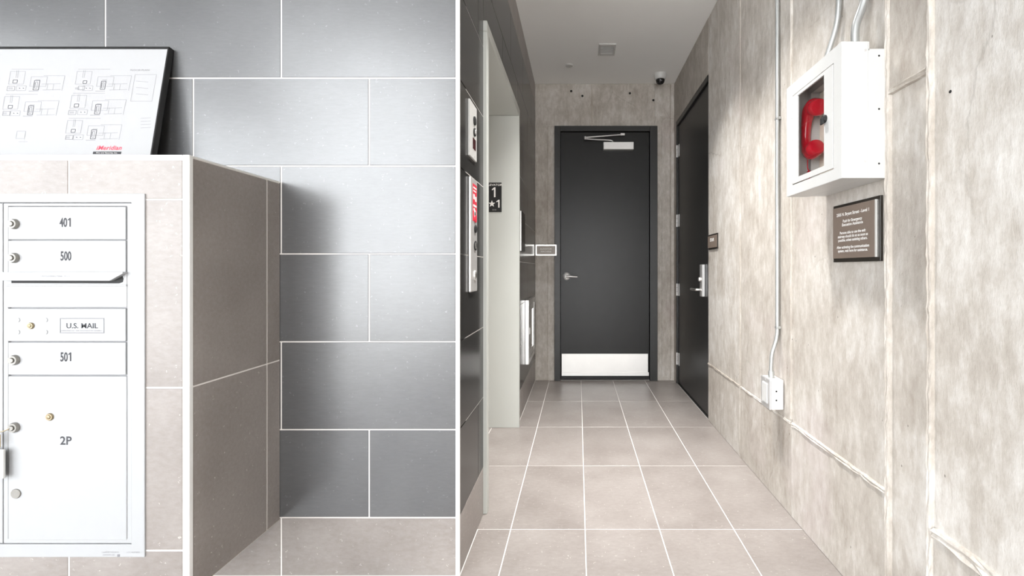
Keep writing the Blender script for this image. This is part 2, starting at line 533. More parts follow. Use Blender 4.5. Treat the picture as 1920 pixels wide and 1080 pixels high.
# floor
floor = box('floor', (XL - 0.15, YB - 0.12, -0.15), (XR + 0.14, YE + 0.12, -0.0015), 'grout')
tag(floor, 'taupe tiled floor with pale grout running down the corridor', 'floor', kind='structure')
gx = [0.0285 + T * k for k in range(-13, 4)]
gy = [1.885 + 2 * T * k for k in range(-9, 6)]
for i in range(len(gx) - 1):
    for j in range(len(gy) - 1):
        x0, x1, y0, y1 = gx[i], gx[i+1], gy[j], gy[j+1]
        def ft(x0, x1, y0, y1):
            x0 = max(x0, XL); x1 = min(x1, XR + 0.005); y0 = max(y0, YB); y1 = min(y1, YE - 0.001)
            if x1 - x0 > 0.02 and y1 - y0 > 0.02:
                tile('floor_tile', (x0 + G/2, y0 + G/2, -0.010), (x1 - G/2, y1 - G/2, 0.0), 'taupe', floor, 0.001)
        if x1 <= XW + 0.02 and y0 > YF - 0.3:
            if y1 > 2.0 and y0 < 3.09 and x1 > -0.64:        # inside the elevator doorway
                ft(max(x0, -0.64), x1, max(y0, 2.04), min(y1, 3.09))
            continue
        if x0 < XW < x1 and y1 > YF + 0.02:
            if y1 > 2.05 and y0 < 3.08:
                ft(x0, x1, y0, y1)
            else:
                ft(XW + 0.0, x1, y0, y1)
            continue
        if x1 <= XW + 0.02 and y1 > YF:
            ft(x0, x1, y0, YF)
            continue
        ft(x0, x1, y0, y1)

# ceilings
ceil = box('ceiling', (XW - 0.1, YF, ZC), (XR + 0.12, YE + 0.12, ZC + 0.12), 'paint_white')
tag(ceil, 'smooth white painted corridor ceiling', 'ceiling', kind='structure')
lobc = box('ceiling_lobby', (XL - 0.12, YB - 0.12, ZL), (XR + 0.12, YF, ZL + 0.1), 'lobby_paint')
tag(lobc, 'plain grey lobby ceiling outside the picture', 'ceiling', kind='structure')
bulk = box('wall_bulkhead', (XW - 0.1, YF, ZC + 0.12), (XR + 0.12, YF + 0.1, ZL + 0.1), 'lobby_paint')
tag(bulk, 'bulkhead above the corridor mouth', 'wall', kind='structure')

# tiled front wall -------------------------------------------------
wf = box('wall_front', (XL - 0.12, YF + 0.0012, 0.0), (XW - 0.010, YF + 0.10, ZL), 'grout')
tag(wf, 'charcoal tiled wall beside the mailbox kiosk with pale base course', 'wall', kind='structure')
rows = [0.0, 0.203] + [0.203 + T * k for k in range(1, 15)]
XJ = -1.0294
for r in range(len(rows) - 1):
    z0, z1 = rows[r], min(rows[r+1], ZL)
    if z1 - z0 < 0.02: continue
    shift = 0.0 if r % 2 == 0 else T
    xs = sorted([XJ + shift + 2 * T * k for k in range(-6, 4)])
    xs = [x for x in xs if XL < x < XW - 0.02]
    xs = [XL] + xs + [XW - 0.011]
    for x0, x1 in zip(xs, xs[1:]):
        if x1 - x0 < 0.02: continue
        tile('wall_tile', (x0 + G/2, YF, z0 + G/2), (x1 - G/2, YF + 0.010, z1 - G/2), 'taupe' if r == 0 else 'charcoal', wf)

# elevator wall ----------------------------------------------------
EY0, EY1, EZ = 2.0, 3.13, 2.146           # outer size of the elevator frame
wl = boxes('wall_left', [((XW - 0.12, YF + 0.10, 0), (XW - 0.0012, EY0 + 0.004, ZC)),
                         ((XW - 0.12, EY0 + 0.004, EZ - 0.004), (XW - 0.0012, EY1 - 0.004, ZC)),
                         ((XW - 0.12, EY1 - 0.004, 0), (XW - 0.0012, YE, ZC))], 'grout')
tag(wl, 'dark polished tile wall around the elevator doorway', 'wall', kind='structure')
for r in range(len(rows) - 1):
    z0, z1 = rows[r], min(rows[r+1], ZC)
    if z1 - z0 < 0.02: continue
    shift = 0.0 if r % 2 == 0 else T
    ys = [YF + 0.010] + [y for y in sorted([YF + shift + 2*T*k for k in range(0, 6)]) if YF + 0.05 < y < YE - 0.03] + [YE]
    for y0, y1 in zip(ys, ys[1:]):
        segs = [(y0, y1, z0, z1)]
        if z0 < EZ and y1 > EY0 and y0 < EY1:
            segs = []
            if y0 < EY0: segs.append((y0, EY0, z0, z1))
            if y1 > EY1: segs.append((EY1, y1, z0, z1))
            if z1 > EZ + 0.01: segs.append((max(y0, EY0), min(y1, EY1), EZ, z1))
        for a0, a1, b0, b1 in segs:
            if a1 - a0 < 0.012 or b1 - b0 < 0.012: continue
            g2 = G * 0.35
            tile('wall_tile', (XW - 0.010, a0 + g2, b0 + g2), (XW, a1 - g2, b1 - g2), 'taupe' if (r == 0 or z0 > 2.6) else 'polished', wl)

ct = boxes('trim_1', [((XW - 0.0105, YF - 0.0015, 0.0), (XW + 0.0015, YF + 0.009, ZC))], 'trim', bev=0.001)
tag(ct, 'thin bright metal edge strip on the tiled wall corner', 'trim', kind='structure')

# concrete end wall ------------------------------------------------
DX0, DX1, DZ = -0.2248, 0.7563, 2.433
we = boxes('wall_end', [((XW - 0.12, YE + 0.006, 0), (DX0, YE + 0.16, ZC + 0.12)), ((DX1, YE + 0.006, 0), (XR + 0.14, YE + 0.16, ZC + 0.12)),
                        ((DX0, YE + 0.006, DZ), (DX1, YE + 0.16, ZC + 0.12))], 'concrete')
tag(we, 'rough cast concrete end wall around the black door', 'wall', kind='structure')
def ex(px): return (px - 1084) * YE / FPX
def ez(py): return EYE + (505 - py) * YE / FPX
def slab(name, a, b, mat, parent, bev=0.0015):
    return box(name, a, b, mat, parent, bev)
for (p0, p1, zz0, zz1, d) in [(1004, 1027, 0.0, DZ + 0.02, 0.0), (1027, 1040, 0.0, DZ - 0.0, 0.005), (1232, 1241, 0.0, DZ, 0.005),
                              (1241, 1257, 0.0, ez(218), 0.0), (1257, 1264.2, 0.0, ZC, 0.003),
                              (1004, 1110, DZ + 0.0, ZC, 0.001), (1110, 1228, DZ, ZC, -0.001), (1228, 1257, ez(218), ZC, 0.002)]:
    zb = zz0
    if p0 == 1004 and zz0 == 0.0: zz1 = DZ
    slab('concrete_panel', (ex(p0) + 0.0007, YE + d, zb), (ex(p1) - 0.0007, YE + 0.02, zz1 - 0.0005), 'concrete', we)
def ridge(name, mtx, length, width, height, parent, mat='fin', jit=0.2, step=0.05, closed=True):
    """irregular raised concrete seam along local y"""
    bm = bmesh.new()
    n = max(2, int(length / step))
    prof = [(-0.5, 0), (-0.42, 0.75), (-0.22, 1.0), (0.0, 0.55), (0.2, 0.95), (0.42, 0.7), (0.5, 0)]
    rws = []
    for i in range(n + 1):
        y = length * i / n
        ww = width * (1 + random.uniform(-jit, jit) * 0.3)
        sh = width * random.uniform(-jit, jit) * 0.15
        rws.append([bm.verts.new(mtx @ Vector((u * ww + sh, y, max(0.0, v * height * (1 + random.uniform(-jit, jit)))) if v else Vector((u*ww + sh, y, -0.006)))) for u, v in prof])
    for A, B in zip(rws, rws[1:]):
        for k in range(len(prof) - 1):
            bm.faces.new([A[k], A[k+1], B[k+1], B[k]])
    bm.faces.new(rws[0]); bm.faces.new(rws[-1][::-1])
    return finish(name, bm, mat, parent)
mE = lambda px, z: frame_at((ex(px), YE, z), UF, UZ)
ridge('concrete_seam', mE(1110, DZ + 0.01), ZC - DZ - 0.015, 0.022, 0.005, we)
ridge('concrete_seam', mE(1257, 0.02), ZC - 0.03, 0.012, 0.008, we)
ridge('concrete_seam', mE(1027, 0.02), DZ - 0.03, 0.010, 0.004, we)
for px, py in [(1071, 171), (1092, 180), (1181, 175), (1225, 188)]:
    lathe('tie_hole', [(0.011, 0.0), (0.011, 0.002), (0.006, 0.002), (0.006, 0.0003), (0, 0.0003)], 'slot', we, frame_at((ex(px), YE - 0.001, ez(py)), UF, UZ), 12)

# concrete side wall -----------------------------------------------
RY0, RY1, RZ = 3.252, 4.318, 2.445       # doorway in the side wall
wr = boxes('wall_right', [((XR + 0.004, YB - 0.12, 0), (XR + 0.14, RY0, ZL)), ((XR + 0.004, RY1, 0), (XR + 0.14, YE + 0.006, ZC)),
                          ((XR + 0.004, RY0, RZ), (XR + 0.14, RY1, ZC))], 'concrete')
tag(wr, 'pale streaked cast concrete side wall with raised form seams', 'wall', kind='structure')
pan = [(RY1, YE, 0, ZC, 0.0), (RY0, RY1, RZ, ZC, 0.001), (3.252, 2.61, 0, 0.40, 0.001), (3.252, 2.61, 0.40, ZC, 0.0),
       (2.61, 1.98, 0, 0.40, 0.0025), (2.61, 1.98, 0.40, ZC, 0.0005), (1.98, 1.362, 0, 0.40, 0.003), (1.98, 1.362, 0.40, ZC, 0.0),
       (1.362, 1.196, 0, 1.586, -0.003), (1.362, 1.196, 1.586, ZL, 0.004), (1.196, 0.0, 0, 0.385, 0.004), (1.196, 0.0, 0.385, ZL, 0.0),
       (0.0, YB, 0, 0.40, 0.002), (0.0, YB, 0.40, ZL, 0.0)]
for ya, yb_, za, zb, d in pan:
    ya, yb_ = min(ya, yb_), max(ya, yb_)
    slab('concrete_panel', (XR - d, ya + 0.0006, za + 0.0006), (XR + 0.012, yb_ - 0.0006, zb - 0.0006), 'concrete', wr)
mR = lambda y, z: frame_at((XR, y, z), UR, UZ)
ridge('concrete_seam', mR(2.61, 0.0), ZC - 0.005, 0.012, 0.003, wr)
ridge('concrete_seam', mR(1.98, 0.42), ZC - 0.43, 0.014, 0.006, wr)
ridge('concrete_seam', mR(1.362, 0.0), ZL - 0.01, 0.020, 0.010, wr, step=0.02)
ridge('concrete_seam', mR(1.196, 0.0), ZL - 0.01, 0.018, 0.012, wr, step=0.02)
ridge('concrete_seam', mR(0.62, 0.0), ZL - 0.01, 0.018, 0.008, wr, step=0.03)
def hridge(y0, y1, z, wd, ht):
    ridge('concrete_seam', frame_at((XR, y0, z), UZ, UL), y1 - y0, wd, ht, wr, step=0.03, jit=0.4)
hridge(1.372, 1.972, 0.40, 0.020, 0.007)
hridge(1.99, 2.60, 0.40, 0.012, 0.005)
hridge(2.62, 3.25, 0.40, 0.012, 0.005)
hridge(0.63, 1.186, 0.385, 0.032, 0.011)
hridge(1.206, 1.352, 1.586, 0.020, 0.010)
for y, z in [(1.137, 1.503)]:
    lathe('tie_hole', [(0.004, 0.0), (0.004, 0.0008), (0.002, 0.0008), (0.002, 0.0003), (0, 0.0003)], 'slot', wr, frame_at((XR - 0.0005, y, z), UR, UZ), 10)

# rest of the lobby behind the camera
wb = boxes('wall_lobby', [((XL - 0.12, YB - 0.12, 0), (XL, SY0, ZL)), ((XL - 0.12, SY1, 0), (XL, YF + 0.006, ZL)), ((XL - 0.12, SY0, SZ1), (XL, SY1, ZL)),
                          ((WX1, YB - 0.12, 0), (EX0, YB, ZL)), ((EX1, YB - 0.12, 0), (XR + 0.004, YB, ZL)), ((EX0, YB - 0.12, EZ1), (EX1, YB, ZL))], 'lobby_paint')
tag(wb, 'plain grey lobby walls behind and beside the viewer', 'wall', kind='structure')
win = empty('window_1', ((WX0 + WX1) / 2, YB - 0.05, 0), 'tall glazed storefront behind the viewer', 'window', kind='structure')
for x in (WX0 - 0.025, (WX0 + WX1)/2, WX1 - 0.025):
    box('mullion', (x - 0.024, YB - 0.09, 0.0), (x + 0.024, YB - 0.01, ZL), 'mull', win, 0.003)
for x0, x1 in ((WX0, (WX0 + WX1)/2 - 0.025), ((WX0 + WX1)/2 + 0.025, WX1 - 0.05)):
    box('pane', (x0, YB - 0.055, 0.0), (x1, YB - 0.045, ZL), 'glass', win)
win2 = empty('window_2', (XL - 0.05, (SY0 + SY1) / 2, 0), 'wide lobby side window left of the viewer', 'window', kind='structure')
for y in (SY0 + 0.025, (SY0 + SY1)/2, SY1 - 0.025):
    box('mullion', (XL - 0.09, y - 0.024, 0.0), (XL - 0.01, y + 0.024, SZ1), 'mull', win2, 0.003)
for y0, y1 in ((SY0 + 0.05, (SY0 + SY1)/2 - 0.025), ((SY0 + SY1)/2 + 0.025, SY1 - 0.05)):
    box('pane', (XL - 0.055, y0, 0.0), (XL - 0.045, y1, SZ1), 'glass', win2)
win3 = empty('window_3', ((EX0 + EX1)/2, YB - 0.05, 0), 'glazed entry door behind the viewer', 'window', kind='structure')
for x in (EX0 + 0.025, EX1 - 0.025):
    box('mullion', (x - 0.024, YB - 0.09, 0.0), (x + 0.024, YB - 0.01, EZ1), 'mull', win3, 0.003)
box('pane', (EX0 + 0.05, YB - 0.055, 0.0), (EX1 - 0.05, YB - 0.045, EZ1), 'glass', win3)
pv = box('pavement', (-12, -12, -0.16), (7, YB - 0.12, -0.02), 'pave')
tag(pv, 'pale pavement outside the storefront', 'pavement', kind='structure')

# ------------------------------------------------------------------ black end door
d1 = empty('door_1', ((DX0 + DX1) / 2, YE, 0), 'black painted door with steel kick plate at the corridor end', 'door', kind='structure')
def dx(px, Y=4.40): return (px - 1084) * Y / FPX
def dz(py, Y=4.40): return EYE + (505 - py) * Y / FPX
FY = YE - 0.022
lx0, lx1 = dx(1051.5), dx(1217.5)
box('door_frame', (DX0, FY, 0.0), (lx0 - 0.004, YE + 0.10, DZ), 'blackframe', d1, 0.002)
box('door_frame', (lx1 + 0.004, FY, 0.0), (DX1, YE + 0.10, DZ), 'blackframe', d1, 0.002)
box('door_frame', (lx0 - 0.004, FY, DZ - 0.05), (lx1 + 0.004, YE + 0.10, DZ), 'blackframe', d1, 0.002)
leaf = box('door_leaf', (lx0, YE + 0.008, 0.012), (lx1, YE + 0.05, DZ - 0.054), 'black', d1, 0.0015)
box('light_leak_block', (DX0 + 0.01, YE + 0.055, 0.0), (DX1 - 0.01, YE + 0.10, DZ - 0.01), 'blackframe', d1)  # unseen slab added behind the leaf to keep sky light out of the gaps
kp = box('kick_plate', (dx(1053), YE + 0.005, dz(702.5)), (dx(1215.5), YE + 0.008, dz(664)), 'kick', d1, 0.0008)
box('door_sweep', (dx(1053), YE - 0.004, dz(705)), (dx(1217), YE + 0.0045, dz(698.5)), 'kick', d1, 0.001)
for px in (1060, 1086, 1117, 1150, 1180, 1208):
    disc('screw', 0.004, 0.001, 'satin_steel', kp, frame_at((dx(px), YE + 0.005, dz(667)), UF, UZ), 8)
# lever
ml = frame_at((dx(1062), YE + 0.008, dz(518)), UF, UZ)
lever = lathe('lever_rose', [(0.037, 0), (0.037, 0.006), (0.031, 0.012), (0.014, 0.014), (0.012, 0.045), (0, 0.047)], 'satin_steel', d1, ml, 28)
tube('lever_handle', [ml @ Vector(p) for p in [(0, 0, 0.044), (0.02, 0.0, 0.048), (0.06, -0.003, 0.046), (0.105, -0.006, 0.038)]], [0.012, 0.012, 0.0105, 0.009], 'satin_steel', lever)
# closer
cb = box('closer_body', (dx(1131), YE - 0.050, dz(282)), (dx(1187.5), YE + 0.008, dz(268)), 'satin_steel', d1, 0.003)
za = dz(265.0)
yA = YE - 0.02
tube('closer_arm', smoothpath([(dx(1149), yA, dz(268)), (dx(1148.5), yA, dz(266)), (dx(1144), yA, dz(263.5)), (dx(1120), yA - 0.02, dz(263.5)), (dx(1097), yA - 0.05, dz(263.5))], 4), 0.0065, 'satin_steel', cb, 8)
tube('closer_arm', [(dx(1097), yA - 0.05, dz(261)), (dx(1165), FY - 0.014, dz(254))], 0.006, 'satin_steel', cb, 8)
tube('closer_pivot', [(dx(1097), yA - 0.05, dz(264.5)), (dx(1097), yA - 0.05, dz(259.5))], 0.011, 'satin_steel', cb, 12)
box('closer_shoe', (dx(1163), FY - 0.024, dz(255.5)), (dx(1171), FY, dz(251.5)), 'satin_steel', cb, 0.002)

# ------------------------------------------------------------------ black side door
d2 = empty('door_2', (XR + 0.03, (RY0 + RY1) / 2, 0), 'glossy black door with four steel hinges in the concrete side wall', 'door', kind='structure')
box('door_frame', (XR - 0.002, RY1 - 0.022, 0), (XR + 0.14, RY1, RZ), 'blackframe', d2, 0.002)
box('door_frame', (XR + 0.006, RY0, 0), (XR + 0.14, RY0 + 0.02, RZ), 'blackframe', d2, 0.002)
box('door_frame', (XR - 0.002, RY0 + 0.02, RZ - 0.045), (XR + 0.14, RY1 - 0.022, RZ), 'blackframe', d2, 0.002)
XD = XR + 0.014
box('door_leaf', (XD, RY0 + 0.023, 0.010), (XD + 0.045, RY1 - 0.025, RZ - 0.048), 'black', d2, 0.002)
box('light_leak_block', (XD + 0.05, RY0 + 0.005, 0.0), (XD + 0.10, RY1 - 0.005, RZ - 0.01), 'blackframe', d2)  # added backing slab, blocks outside light leaking around this leaf
for z in (2.165, 1.517, 0.875, 0.232):
    h = box('hinge', (XD - 0.0035, RY1 - 0.075, z - 0.057), (XD, RY1 - 0.024, z + 0.057), 'satin_steel', d2, 0.001)
    for k in range(3):
        tube('knuckle', [(XD - 0.012, RY1 - 0.0225, z - 0.057 + 0.038*k + 0.001), (XD - 0.012, RY1 - 0.0225, z - 0.057 + 0.038*(k+1) - 0.001)], 0.0075, 'satin_steel', h, 10)
box('threshold', (XR + 0.0055, RY0 + 0.003, -0.0014), (XD + 0.06, RY1 - 0.003, 0.006), 'blackframe', d2)
es = box('escutcheon', (XD - 0.022, 3.385, 0.862), (XD, 3.455, 1.100), 'satin_steel', d2, 0.003)
tube('lever_handle', smoothpath([(XD - 0.02, 3.425, 0.912), (XD - 0.055, 3.43, 0.912), (XD - 0.062, 3.47, 0.912), (XD - 0.060, 3.56, 0.911)], 4), 0.0095, 'steel', es, 10)
lathe('cylinder_lock', [(0.017, 0), (0.017, 0.012), (0.013, 0.018), (0, 0.019)], 'steel', es, frame_at((XD - 0.022, 3.425, 0.99), UR, UZ), 18)

# ------------------------------------------------------------------ elevator doorway
el = empty('elevator_entrance', (XW - 0.1, (EY0 + EY1) / 2, 0), 'pale grey metal elevator door frame set in the dark tile wall', 'elevator')
XP = XW + 0.016
box('frame_jamb', (XW - 0.26, EY0, 0), (XP, EY0 + 0.04, EZ - 0.048), 'elev', el, 0.002)
box('frame_jamb', (XW - 0.26, EY1 - 0.04, 0), (XP, EY1, EZ - 0.048), 'elev', el, 0.002)
box('frame_head', (XW - 0.26, EY0, EZ - 0.047), (XP, EY1, EZ), 'elev', el, 0.002)
ym = (EY0 + EY1) / 2
for a, b, off in ((EY0 + 0.041, ym - 0.002, 0.0), (ym + 0.002, EY1 - 0.041, 0.0)):
    box('door_panel', (XW - 0.255, a, 0.008), (XW - 0.228, b, EZ - 0.05), 'satin_steel', el, 0.002)

sg = empty('elevator_sign', (-0.5625, EY1 - 0.04, 1.45), 'black plate reading ELEVATOR 1 with a star on the elevator frame', 'sign')
mS = frame_at((-0.5625, EY1 - 0.04, 1.448), UF, UZ)
box('plate', (-0.049, 0, 0.0), (0.049, 0.198, 0.003), 'boardblack', sg, 0.0008, mS)
text('lettering', 'ELEVATOR', 0.0135, 'signink', sg, mS, 0, 0.176, 0.0034, sx=1.15, bold=0.0003)
one(sg, mS, 0.003, 0.100, 0.066, 0.0034, 'signink', 0.010)
one(sg, mS, 0.031, 0.030, 0.052, 0.0034, 'signink', 0.009)
st = []
for k in range(10):
    r = 0.024 if k % 2 == 0 else 0.0098
    a = math.pi/2 + k * math.pi/5
    st.append((-0.016 + r*math.cos(a), 0.055 + r*math.sin(a)))
prism('star', st, 0.003, 0.0036, 'signink', sg, mS)
for v in (0.012, 0.018):
    for k in range(5):
        disc('braille_dot', 0.0012, 0.0008, 'signink', sg, mS @ Matrix.Translation((-0.012 + 0.006*k, v, 0.003)), 6)

# indicator plate (upper)
mL = lambda y, z: frame_at((XW, y, z), UL, UZ)
ip = empty('elevator_indicator', (XW, 1.775, 1.49), 'small white plate with key switches and red display by the elevator', 'elevator panel')
mi = mL(1.775, 1.49)
box('plate', (-0.058, 0, 0), (0.058, 0.212, 0.0085), 'white', ip, 0.0015, mi)
lathe('key_switch', [(0.017, 0.0085), (0.017, 0.013), (0.014, 0.0145), (0, 0.0145)], 'slot', ip, mi @ Matrix.Translation((0.012, 0.150, 0)), 20)
kr = lathe('key_switch', [(0.016, 0.0085), (0.016, 0.013), (0.013, 0.0135), (0, 0.0135)], 'slot', ip, mi @ Matrix.Translation((0.012, 0.106, 0)), 20)
disc('key_plug', 0.0095, 0.003, 'satin_steel', kr, mi @ Matrix.Translation((0.012, 0.106, 0.0135)), 16)
box('display', (-0.012, 0.038, 0.0085), (0.036, 0.080, 0.0095), 'reddark', ip, 0, mi)
for v in (0.012, 0.196):
    disc('screw', 0.004, 0.0012, 'satin_steel', ip, mi @ Matrix.Translation((0.012, v, 0.0085)), 8)

# hall station (lower)
hs = empty('elevator_call_station', (XW, 1.78, 0.978), 'tall narrow steel call plate with red notice beside the elevator', 'elevator panel')
mh = mL(1.78, 0.978)
box('plate', (-0.054, 0, 0), (0.054, 0.436, 0.010), 'satin_steel', hs, 0.003, mh, 2)
rp_ = box('red_notice', (-0.026, 0.272, 0.010), (0.044, 0.415, 0.0106), 'redpanel', hs, 0, mh, label='red printed fire notice')
for (u0, v0, u1, v1) in [(-0.018, 0.398, 0.036, 0.404), (-0.018, 0.386, 0.030, 0.391), (-0.018, 0.356, 0.006, 0.376), (0.014, 0.350, 0.036, 0.370),
                         (-0.018, 0.328, 0.036, 0.336), (-0.014, 0.312, 0.010, 0.322)]:
    box('print_mark', (u0, v0, 0.0106), (u1, v1, 0.0109), 'signink', rp_, 0, mh)
lathe('print_ring', [(0.017, 0.0106), (0.017, 0.0110), (0.011, 0.0110), (0.011, 0.0106)], 'signink', rp_, mh @ Matrix.Translation((0.012, 0.318 - 0.018, 0)), 20)
disc('key_switch', 0.014, 0.004, 'redpanel', hs, mh @ Matrix.Translation((0.014, 0.282, 0.0106)), 18)
disc('key_switch', 0.016, 0.005, 'slot', hs, mh @ Matrix.Translation((0.014, 0.243, 0.010)), 18)
for v in (0.178, 0.062):
    b_ = lathe('call_button', [(0.019, 0.010), (0.019, 0.014), (0.014, 0.0145), (0.014, 0.012), (0.0135, 0.012)], 'slot' if v > 0.1 else 'satin_steel', hs, mh @ Matrix.Translation((0.014, v, 0)), 22)
    disc('button_cap', 0.0132, 0.005, 'steel', b_, mh @ Matrix.Translation((0.014, v, 0.010)), 20)

# narrow notice on the left wall past the elevator
nb = empty('wall_notice', (XW, 3.40, 1.197), 'narrow dark notice board with bright edge past the elevator', 'notice board')
mn = mL(3.40, 1.197)
ring('frame', (-0.108, 0, 0.108, 0.285), (-0.1, 0.008, 0.1, 0.277), 0, 0.008, 'signdark', nb, mn)
box('bright_edge', (-0.110, 0, 0), (-0.1082, 0.285, 0.0055), 'brightedge', nb, 0, mn)
box('panel', (-0.1, 0.008, 0), (0.1, 0.277, 0.007), 'signdark', nb, 0, mn)

# ------------------------------------------------------------------ fire extinguisher cabinet
fc = empty('extinguisher_cabinet', (XW, 3.815, 0.323), 'shallow stainless steel extinguisher cabinet with dark window low on wall', 'cabinet')
mf = mL(3.815, 0.323)
ring('cabinet_frame', (-0.238, 0, 0.238, 0.50), (-0.20, 0.04, 0.20, 0.46), 0, 0.030, 'steel', fc, mf, 0.002)
cd = ring('cabinet_door', (-0.198, 0.042, 0.198, 0.458), (-0.150, 0.09, 0.150, 0.41), 0.010, 0.027, 'steel', fc, mf, 0.001)
box('window_pane', (-0.150, 0.09, 0.012), (0.150, 0.41, 0.020), 'darkglass', cd, 0, mf)
box('door_pull', (-0.19, 0.23, 0.027), (-0.175, 0.28, 0.034), 'satin_steel', cd, 0.001, mf)

# ------------------------------------------------------------------ room signs
s1 = empty('room_sign', (ex(1023.5), YE, ez(479)), 'small taupe sign with bright border on end wall beside black door', 'sign')
m1 = frame_at((ex(1004.8), YE - 0.0225, ez(479.3)), UF, UZ)
W1, H1 = 0.198, 0.103
box('backing', (0.002, 0.002, -0.0215), (W1 - 0.018, H1 - 0.002, 0.0), 'signdark', s1, 0, m1)
ring('border', (0, 0, W1, H1), (0.010, 0.011, W1 - 0.010, H1 - 0.011), 0.0, 0.005, 'brightedge', s1, m1)
box('face', (0.009, 0.010, 0.0), (W1 - 0.009, H1 - 0.010, 0.003), 'signbeige', s1, 0, m1)
text('lettering', 'ELEVATOR', 0.016, 'signink', s1, m1, W1/2, 0.055, 0.0034)
text('lettering', 'MACHINE', 0.016, 'signink', s1, m1, W1/2, 0.030, 0.0034)

s2 = empty('room_sign', (XR, 3.12, 1.2), 'small dark bronze sign on concrete beside the side door', 'sign')
m2 = frame_at((XR - 0.001, 3.225, 1.2), UR, UZ)
box('backing', (0, 0, -0.001), (0.205, 0.104, 0.006), 'signdark', s2, 0.001, m2)
box('face', (0.0, 0.011, 0.006), (0.198, 0.093, 0.010), 'signbrown', s2, 0.0008, m2)
text('lettering', 'STAIR', 0.020, 'signink', s2, m2, 0.10, 0.055, 0.0105, sx=1.25, bold=0.0012)

# rescue plaque ----------------------------------------------------
pq = empty('rescue_plaque', (XR, 1.515, 1.091), 'square bronze plaque with white rescue instructions under the phone cabinet', 'plaque')
mp_ = frame_at((XR, 1.643, 1.089), UR, UZ)
PW, PH = 0.256, 0.199
box('backing', (0, 0, 0.0), (PW, PH, 0.009), 'signdark', pq, 0.001, mp_)
box('face', (0.006, 0.013, 0.009), (PW - 0.019, PH - 0.010, 0.014), 'signbrown', pq, 0.001, mp_)
box('bright_edge', (PW - 0.0185, 0.013, 0.009), (PW - 0.015, PH - 0.010, 0.0145), 'brightedge', pq, 0, mp_)
cxp = 0.121
for s, v, h in [('2505 N. Bryant Street - Level 1', 0.158, 0.0100), ('Push for Emergency', 0.135, 0.0092), ('Evacuation Assistance', 0.1225, 0.0092),
                ('Persons able to use the exit', 0.0955, 0.0088), ('stairway should do so as soon as', 0.0830, 0.0088), ('possible, unless assisting others.', 0.0705, 0.0088),
                ('After activating the communication', 0.0465, 0.0088), ('system, wait here for assistance.', 0.0340, 0.0088)]:
    n = len(s)
    t_ = text('lettering', s, h, 'signink', pq, mp_, cxp, v, 0.0143, bold=0.0004)
    wd = t_.dimensions.y if t_ else 0

# ------------------------------------------------------------------ emergency phone cabinet
PY0, PY1, PZ0, PZ1, PX = 1.366, 1.726, 1.335, 1.741, 0.782
pc = empty('phone_cabinet', (XR, (PY0 + PY1)/2, PZ0), 'white metal emergency phone cabinet with glass door on concrete wall', 'phone cabinet')
mP = frame_at((PX, PY1, PZ0), UR, UZ)           # u towards the viewer, v up, w out of the wall
W_, H_ = PY1 - PY0, PZ1 - PZ0
dpt = XR - PX
XS = 0.861                                       # step between front shell and back box
th = 0.004
# front shell: four sides
ring('shell', (0, 0, W_, H_), (th, th, W_ - th, H_ - th), -(XS - PX), -0.0035, 'white', pc, mP, 0.001)
ring('shell_face', (0, 0, W_, H_), (0.046, 0.036, 0.317, 0.361), -0.0035, 0.0, 'white', pc, mP, 0.0008)
ring('back_box', (0.02, 0.0, W_, H_ - 0.022), (0.024, 0.004, W_ - th, H_ - 0.026), -(dpt), -(XS - PX), 'white', pc, mP, 0.0008)
box('back_lid', (0.02, H_ - 0.0265, -(XS - PX) - 0.003), (W_, H_ - 0.001, -(XS - PX)), 'white', pc, 0, mP)
box('back_lid', (0.0, 0.0, -(XS - PX) - 0.003), (0.022, H_ - 0.001, -(XS - PX)), 'white', pc, 0, mP)
box('back_plate', (0.022, 0.004, -(dpt - 0.024)), (W_ - 0.004, H_ - 0.028, -(dpt - 0.027)), 'cream', pc, 0, mP)
dr = ring('cabinet_door', (0.0485, 0.0390, 0.3145, 0.3580), (0.088, 0.058, 0.264, 0.347), -0.0035, 0.0015, 'white', pc, mP, 0.0006)
box('window_pane', (0.086, 0.056, -0.0035), (0.266, 0.349, -0.0015), 'glass', dr, 0, mP)
for k in range(12):
    v0 = 0.045 + k * 0.026
    tube('hinge_knuckle', [mP @ Vector((0.0465, v0, 0.0015)), mP @ Vector((0.0465, v0 + 0.023, 0.0015))], 0.0028, 'white', dr, 8)
lt = lathe('latch', [(0.0125, 0.0015), (0.0125, 0.007), (0.010, 0.010), (0, 0.010)], 'slot', dr, mP @ Matrix.Translation((0.272, 0.204, 0)), 18)
box('latch_tab', (0.262, 0.186, 0.009), (0.282, 0.208, 0.014), 'slot', lt, 0.002, mP)
text('lettering', 'SIMPLEX', 0.013, 'ink', pc, mP, 0.262, 0.315, -(dpt - 0.027) + 0.0006, bold=0.0006)
for zz in (1.698, 1.54, 1.378):
    disc('side_hole', 0.003, 0.0006, 'slot', pc, frame_at((0.893, PY0, zz), UF, UZ), 10)
for zz in (1.714, 1.385):
    disc('side_screw', 0.0035, 0.0012, 'satin_steel', pc, frame_at((0.852, PY0, zz), UF, UZ), 10)
for v in (0.07, 0.30):
    disc('plate_screw', 0.004, 0.001, 'slot', pc, mP @ Matrix.Translation((0.06, v, -(dpt - 0.027))), 8)

